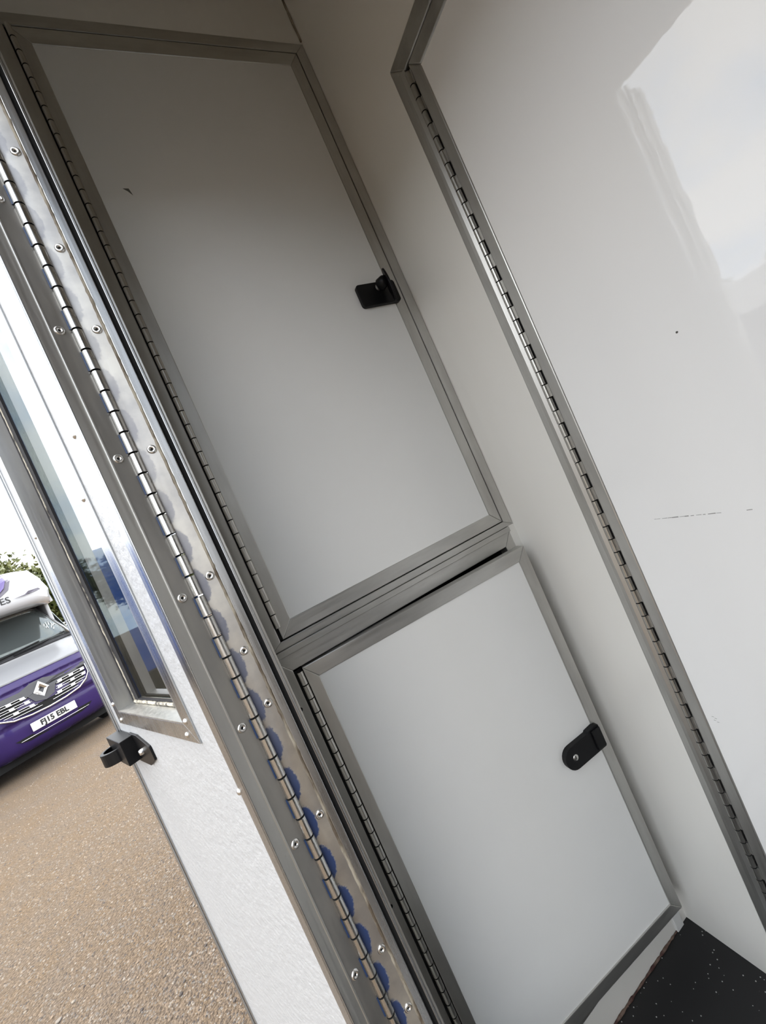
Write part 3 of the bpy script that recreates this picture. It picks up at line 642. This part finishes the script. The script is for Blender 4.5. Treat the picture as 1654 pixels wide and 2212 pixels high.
def make_van(name, loc, rotz, label, paint, detailed, luton=True):
    v = thing(name, loc, label, 'van', rot=(0, 0, rotz))
    lower, upper = paint
    strip(0.26, 0.70).obj('bumper', lower, v)
    strip(0.70, 1.10).obj('nose', lower, v)
    strip(1.10, 1.20, nz=4).obj('bonnet_edge', lower, v)
    strip(1.20, 1.50, nz=8).obj('bonnet', upper, v)
    strip(1.49, 1.56, nz=2).obj('scuttle', 'grey_plastic', v)
    strip(1.56, 2.16, -0.93, 0.93).obj('windscreen', 'van_glass', v)
    for s in (-1, 1):
        strip(1.52, 2.20, s * 0.93, s * 1.0, nu=3).obj('windscreen_pillar', upper, v)
    strip(2.14, 2.32, nz=4).obj('cab_roof', upper, v)
    for s in (-1, 1):
        sd = MB()
        for (z0, z1, y0, y1) in ((0.35, 1.46, 0.36, 2.5), ):
            sd.box(s * 0.955 - 0.03, s * 0.955 + 0.03, 0.42, 2.5, 0.35, 1.46, 0.02, 2)
        sd.box(s * 0.86 - 0.03, s * 0.86 + 0.03, 1.45, 2.5, 1.44, 2.28, 0.02, 2)
        sd.obj('cab_side', upper if luton else lower, v)
        wg = MB().prism([(s * 0.97, 1.20, 1.48), (s * 0.97, 2.3, 1.48), (s * 0.90, 2.3, 2.1), (s * 0.90, 1.6, 2.1)], (s * 0.01, 0, 0)).obj('side_window', 'van_glass', v)
        MB().box(s * 1.18 - 0.12, s * 1.18 + 0.12, 1.05, 1.15, 1.42, 1.78, 0.03, 3).box(s * 1.03 - 0.06, s * 1.03 + 0.06, 1.10, 1.16, 1.50, 1.56).obj('mirror', 'grey_plastic', v)
        for wy in (0.95, 4.2):
            MB().lathe([(0, -0.1), (0.2, -0.1), (0.22, -0.09), (0.33, -0.11), (0.35, -0.09), (0.35, 0.09), (0.33, 0.11), (0, 0.11)], 28, Matrix.Translation((s * 0.86, wy, 0.35)) @ Matrix.Rotation(PI / 2, 4, 'Y')).obj('wheel', 'tyre', v)
        # headlamp: swept almond on the corner
        on_front([(s * x, z) for x, z in ((0.57, 0.84), (0.60, 0.99), (0.70, 1.09), (0.88, 1.14), (0.92, 1.08), (0.86, 0.90), (0.74, 0.82))], 0.012, 0.03).obj('headlamp', 'lamp', v)
    MB().box(-0.90, 0.90, 0.30, 5.6, 0.16, 0.46).obj('chassis', 'void', v)
    # body box behind, luton over the cab
    if luton:
        MB().box(-1.12, 1.12, 2.45, 5.8, 0.45, 2.95, 0.06, 3).obj('box_body', upper, v)
        # luton with a raked, rounded front
        tmp = bmesh.new(); g = []
        prof = [(2.18, 1.30), (2.16, 0.80), (2.19, 0.64), (2.26, 0.60), (2.40, 0.63), (2.60, 0.72), (2.74, 0.84), (2.81, 1.00), (2.86, 1.40), (2.93, 2.50)]
        nu = 30
        for z, d in prof:
            row = []
            for i in range(nu + 1):
                u = -1 + 2 * i / nu; w = 1.06 if z > 2.3 else 1.0
                w = w - 0.10 * max(0, (z - 2.3)) / 0.6
                b = 0.55 * max(0, abs(u) - 0.35) ** 2.4 / 0.65 ** 2.4
                row.append(tmp.verts.new((u * w * 0.86 if True else 0, d + b * (1 if d < 1.2 else 0.3), z)))
            g.append(row)
        for j in range(len(prof) - 1):
            for i in range(nu):
                f = tmp.faces.new((g[j][i], g[j][i + 1], g[j + 1][i + 1], g[j + 1][i])); f.smooth = True
        bmesh.ops.recalc_face_normals(tmp, faces=tmp.faces)
        m = MB(); m.add(tmp)
        for s in (-1, 1):
            m.prism([(s * 0.90, 1.22, 2.17), (s * 0.90, 2.5, 2.17), (s * 0.86, 2.5, 2.92), (s * 0.84, 1.55, 2.86), (s * 0.86, 1.22, 2.60)], (-s * 0.04, 0, 0))
        LT = m.obj('luton', upper, v)
    else:
        MB().box(-0.98, 0.98, 2.45, 5.4, 0.40, 2.55, 0.08, 4).obj('box_body', lower, v)
    if not detailed: return v
    LS = 0.12
    def lut(x, z, off=0.03):
        pr = [(2.26, 0.60), (2.40, 0.63), (2.60, 0.72), (2.74, 0.84), (2.81, 1.0)]
        w = 1.06 - 0.10 * max(0, (z - 2.3)) / 0.6; u = x / (w * 0.86)
        d = pr[0][1]
        for (a, b), (c, e_) in zip(pr, pr[1:]):
            if a <= z <= c: d = b + (e_ - b) * (z - a) / (c - a)
        return (x, d + 0.55 * max(0, abs(u) - 0.35) ** 2.4 / 0.65 ** 2.4 - off, z)
    MB().prism([lut(p[0] + LS, p[1]) for p in ((-0.66, 2.74), (0.20, 2.77), (0.19, 2.66), (0.12, 2.54), (0.02, 2.46), (-0.15, 2.43), (-0.66, 2.43))], (0, 0.004, 0)).obj('purple_graphic', 'van_purple', LT)
    MB().prism([lut(p[0] + LS, p[1], 0.022) for p in ((-0.66, 2.765), (0.26, 2.795), (0.24, 2.64), (0.16, 2.50), (0.03, 2.42), (-0.15, 2.395), (-0.66, 2.395))], (0, 0.003, 0)).obj('graphic_border', 'grey_graphic', LT)
    MB().prism([lut(p[0] + LS, p[1]) for p in ((0.14, 2.325), (0.30, 2.345), (0.36, 2.385), (0.52, 2.40), (0.55, 2.37), (0.40, 2.345), (0.30, 2.328))], (0, 0.004, 0)).obj('swoosh_graphic', 'grey_graphic', LT)
    tm_ = text_mesh('ES', 0.135, 'ink', 0.001)
    link('lettering', tm_, LT, loc=(0.055 + LS, 0.600, 2.335), rot=(PI / 2 + 0.0, 0, 0))
    # windscreen: pen marks, wipers
    mk = MB()
    for (x0, z0, x1, z1) in ((0.40, 1.80, 0.43, 1.84), (0.41, 1.76, 0.43, 1.79), (0.44, 1.75, 0.46, 1.86), (0.48, 1.80, 0.51, 1.86), (0.48, 1.74, 0.52, 1.78), (0.53, 1.76, 0.54, 1.84), (0.55, 1.77, 0.57, 1.80), (0.57, 1.80, 0.59, 1.77), (0.49, 1.70, 0.52, 1.73)):
        a = Vector(fpt((x0 + .2) / half(z0), z0, 0.008)); b = Vector(fpt((x1 + .2) / half(z1), z1, 0.008)); mk.tube([a, (a + b) / 2, b], 0.006, 5)
    mk.obj('pen_marks', 'white_ink', v)
    for (x0, x1) in ((-0.55, 0.40), (0.05, 0.80)):
        MB().tube([fpt(x0 / 0.96, 1.535, 0.03), fpt((x0 + x1) / 2 / 0.96, 1.56, 0.035), fpt(x1 / 0.95, 1.60, 0.03)], 0.012, 6).obj('wiper', 'black', v)
    # grille
    on_front([(-0.56, 1.0), (-0.50, 0.84), (-0.30, 0.74), (0.0, 0.695), (0.30, 0.74), (0.50, 0.84), (0.56, 1.0), (0.3, 0.99), (-0.3, 0.99)], 0.010, 0.006).obj('grille', 'void', v)
    on_front([(-0.60, 0.985), (-0.60, 1.045), (-0.22, 1.035), (-0.15, 1.055), (-0.075, 1.085), (0.075, 1.085), (0.15, 1.055), (0.22, 1.035), (0.60, 1.045), (0.60, 0.985), (0.26, 0.965), (0.16, 0.93), (0.11, 0.83), (0.0, 0.79), (-0.11, 0.83), (-0.16, 0.93), (-0.26, 0.965)], 0.018, 0.012).obj('grille_band', 'grey_plastic', v)
    rim = [fpt(x / half(z), z, 0.022) for x, z in ((-0.57, 1.0), (-0.56, 0.88), (-0.50, 0.79), (-0.38, 0.725), (-0.2, 0.695), (0, 0.685), (0.2, 0.695), (0.38, 0.725), (0.50, 0.79), (0.56, 0.88), (0.57, 1.0))]
    MB().tube(rim, 0.013, 8).obj('grille_rim', 'chrome', v)
    for s in (-1, 1):
        for (z, xa, xb) in ((0.955, 0.20, 0.53), (0.925, 0.17, 0.54), (0.885, 0.15, 0.54), (0.855, 0.14, 0.52), (0.815, 0.13, 0.50), (0.785, 0.10, 0.46), (0.745, 0.06, 0.38)):
            pts = [fpt(s * (xa + (xb - xa) * i / 6) / half(z), z + 0.012 * i / 6, 0.018) for i in range(7)]
            MB().tube(pts, 0.0055, 5).obj('grille_bar', 'chrome', v)
        for (x, z) in ((0.215, 0.94), (0.36, 0.945), (0.51, 0.95), (0.19, 0.868), (0.35, 0.875), (0.50, 0.88), (0.16, 0.80), (0.33, 0.806)):
            on_front([(s * (x - 0.03), z - 0.019), (s * (x + 0.022), z - 0.017), (s * (x + 0.03), z + 0.019), (s * (x - 0.022), z + 0.017)], 0.024, 0.01).obj('grille_link', 'chrome', v)
    # diamond badge
    def bp(x, z, o): return (x, fdepth(0.94) - o, z)
    bz = 0.942
    BD = [(0, 0.125), (0.092, 0.0), (0, -0.125), (-0.092, 0)]; BI = [(0, 0.048), (0.034, 0), (0, -0.048), (-0.034, 0)]
    bd = MB()
    tmp = bmesh.new()
    O = [tmp.verts.new(bp(a, bz + b, 0.022)) for a, b in BD]; Mi = [tmp.verts.new(bp(a * 0.70, bz + b * 0.70, 0.045)) for a, b in BD]; I = [tmp.verts.new(bp(a, bz + b, 0.024)) for a, b in BI]
    for k in range(4):
        j = (k + 1) % 4
        tmp.faces.new((O[k], O[j], Mi[j], Mi[k])); tmp.faces.new((Mi[k], Mi[j], I[j], I[k]))
    bmesh.ops.recalc_face_normals(tmp, faces=tmp.faces); bd.add(tmp)
    bd.obj('diamond_badge', 'chrome', v)
    # number plate
    PL = MB().box(-0.26, 0.26, -0.020, -0.010, 0.485, 0.596, 0.004, 2).obj('number_plate', 'plate', v)
    pt = text_mesh('FJ15 EBL', 0.098, 'ink', 0.0036)
    link('lettering', pt, PL, loc=(0, -0.0215, 0.540), rot=(PI / 2, 0, 0)).scale = (0.93, 1.0, 1)
    # lower air slot
    on_front([(-0.45, 0.465), (0.45, 0.465), (0.40, 0.425), (0.30, 0.395), (-0.30, 0.395), (-0.40, 0.425)], 0.006, 0.004).obj('air_slot', 'void', v)
    MB().tube([fpt(x / 0.97, 0.432, 0.012) for x in (-0.40, -0.2, 0, 0.2, 0.40)], 0.005, 5).obj('slot_bar', 'chrome', v)
    return v
VTH = math.radians(33.0)
make_van('horsebox_van', (-3.14, 6.56, ZG), VTH, 'purple and white van with chrome grille parked facing the open door', ('van_purple', 'van_white'), True)
bv = make_van('blue_van', (-8.53, 9.46, ZG), math.radians(218), 'blue van mirrored in the window glass of the open door', ('van_blue', 'van_blue'), False, luton=False)

MB().box(-0.26, 0.26, 5.40, 5.412, 1.05, 1.16, 0.003).obj('number_plate', 'plate', bv)
for sx_ in (-0.8, 0.8): MB().box(sx_ - 0.09, sx_ + 0.09, 5.39, 5.42, 0.9, 1.3, 0.01, 2).obj('tail_lamp', 'ink', bv)
# white box lorry that shows as a reflection in the glossy door
wl_ = thing('box_lorry', (-11.5, 1.2, ZG), 'white box lorry mirrored in the glossy right-hand door', 'lorry', rot=(0, 0, math.radians(8)))
MB().box(-1.1, 1.1, -2.6, 3.6, 0.75, 2.68, 0.05, 2).obj('box_body', 'lorry_white', wl_)
MB().box(-1.0, 1.0, -4.3, -2.7, 0.5, 2.3, 0.15, 4).obj('cab', 'lorry_white', wl_)
MB().box(1.0, 1.03, -3.9, -3.0, 1.4, 2.0).obj('side_window', 'van_glass', wl_)
MB().box(-0.9, 0.9, -4.1, 3.1, 0.5, 0.75).obj('chassis', 'grey_plastic', wl_)
MB().box(1.10, 1.112, -2.5, 3.5, 0.85, 1.95).obj('side_graphic', 'grey_graphic', wl_)
for (sx, wy) in ((0.85, -3.3), (-0.85, -3.3), (0.85, 2.0), (-0.85, 2.0)):
    MB().lathe([(0, -0.12), (0.42, -0.12), (0.45, -0.1), (0.45, 0.1), (0.42, 0.12), (0, 0.12)], 26, Matrix.Translation((sx, wy, 0.45)) @ Matrix.Rotation(PI / 2, 4, 'Y')).obj('wheel', 'tyre', wl_)

# ------------------------------------------------------------------ trees
M['bark'] = mat('bark', (0.05, 0.04, 0.03), 0.9)
def leaf_mat(nm, a, b):
    m = mat(nm, a, 0.55, noise=((1.2, 1.2, 1.2), b, 0.35, 0.65)); return m
M['leaf'] = leaf_mat('olive_leaves', (0.115, 0.12, 0.025), (0.045, 0.065, 0.014))
def tree_meshes(seed, hgt, spread, nleaf):
    rnd = random.Random(seed); tb = MB(); tips = []
    def br(p, d, l, r, lev):
        q = p + d * l; mid = (p + q) / 2 + Vector((rnd.uniform(-.06, .06) * l, rnd.uniform(-.06, .06) * l, 0))
        tb.tube([p, mid, q], [r, r * 0.85, r * 0.65], 6)
        if lev == 0: tips.append(q); tips.append(mid); return
        for k in range(4 if lev > 1 else 3):
            a = rnd.uniform(0, 6.28); t = rnd.uniform(0.35, 1.0)
            nd = (d + Vector((math.cos(a), math.sin(a), rnd.uniform(-.1, .5))) * t).normalized()
            br(q if k else mid, nd, l * rnd.uniform(.62, .8), r * 0.6, lev - 1)
    br(Vector((0, 0, 0)), Vector((0, 0, 1)), hgt * 0.30, 0.16, 4)
    vs, fs = [], []
    for i in range(nleaf):
        t = rnd.choice(tips); c = Vector((t.x * spread, t.y * spread, t.z)) + Vector((rnd.gauss(0, .30), rnd.gauss(0, .30), rnd.gauss(0, .26)))
        u = Vector((rnd.uniform(-1, 1), rnd.uniform(-1, 1), rnd.uniform(-1, 1))).normalized(); w = u.orthogonal().normalized(); s = rnd.uniform(.08, .15)
        k = len(vs); nrm = u.cross(w) * s * 0.15
        vs += [tuple(c - u * s), tuple(c + w * s * .5 + nrm), tuple(c + u * s), tuple(c - w * s * .5 + nrm)]; fs.append((k, k + 1, k + 2, k + 3))
    lm = bpy.data.meshes.new('foliage'); lm.from_pydata(vs, [], fs); lm.materials.append(M['leaf']); lm.update()
    return tb.mesh('trunk', 'bark'), lm
TM = [tree_meshes(3, 5.6, 1.15, 17000), tree_meshes(11, 5.0, 1.2, 15000)]
def tree(loc, k, sc, rz, label, group=None):
    t = thing('tree', loc, label, 'tree', rot=(0, 0, rz), group=group)
    a = link('trunk', TM[k][0], t); b = link('foliage', TM[k][1], t); t.scale = (sc, sc, sc)
def polar(azd, r): return (CAM.x + r * math.sin(math.radians(azd)), CAM.y + r * math.cos(math.radians(azd)), ZG)
tree(polar(-19.5, 17), 0, 0.92, 0.4, 'leafy olive green tree behind the roof of the purple van')
tree(polar(-6.0, 22), 1, 0.95, 2.0, 'leafy tree straight beyond the edge of the open door')
tree(polar(-36, 20), 1, 0.85, 0.9, 'tree mirrored above the blue van in the window glass of the open door')
tree(polar(-50, 24), 0, 1.0, 5.1, 'tree added to block low sky, left of the dark tree mirrored beside the door jamb')  # added to block low sky light
tree(polar(-66, 22), 0, 0.86, 1.3, 'dark tree mirrored beside the door jamb in the glossy right-hand door')
tree(polar(-86, 22), 1, 1.0, 2.6, 'tree at the yard edge behind the cab of the white lorry')
tree(polar(-76, 27), 0, 1.15, 3.9, 'tree mirrored above the white lorry in the glossy right-hand door')
tree(polar(-97, 27), 0, 1.1, 0.2, 'tall tree added to block low sky just past the white lorry')  # from here the row is continued out of view to block low sky light
tree(polar(-109, 22), 1, 1.0, 4.4, 'tree added to block low sky well past the white lorry')
tree(polar(-124, 24), 0, 1.0, 2.2, 'last tree of the row added along the yard edge to block low sky')
# tall hedge added behind the trees to block low sky light
hr = random.Random(5); vs, fs = [], []
hb_ = MB()
for i in range(26):
    y0 = -34 + i * 2.4; h0 = 4.6 + hr.uniform(-.5, .5); hb_.prism([(-33.3, y0, 0), (-32.4, y0, 0), (-32.5, y0, h0 - .5), (-33.2, y0, h0 - .5)], (0, 2.4, 0))
for i in range(22000):
    y = hr.uniform(-34, 28.4); h0 = 4.9 + 0.5 * math.sin(y * .9) + 0.3 * math.sin(y * 2.3); z = h0 * hr.random() ** 0.7; c = Vector((-32.3 + hr.gauss(0, .35), y, z))
    u = Vector((hr.uniform(-1, 1), hr.uniform(-1, 1), hr.uniform(-1, 1))).normalized(); w = u.orthogonal().normalized(); q = hr.uniform(.14, .30); k = len(vs)
    vs += [tuple(c - u * q), tuple(c + w * q * .5), tuple(c + u * q), tuple(c - w * q * .5)]; fs.append((k, k + 1, k + 2, k + 3))
hm_ = bpy.data.meshes.new('foliage'); hm_.from_pydata(vs, [], fs); hm_.materials.append(M['leaf']); hm_.update()
HG = thing('hedge', (-32.8, 0, ZG), 'tall green hedge added along the yard to block low sky, mirrored as the dark band', 'hedge')
o_ = link('foliage', hm_, HG); o_.location = (32.8, 0, 0)
o_ = hb_.obj('added_hedge_core', 'leaf', HG); o_.location = (32.8, 0, 0)
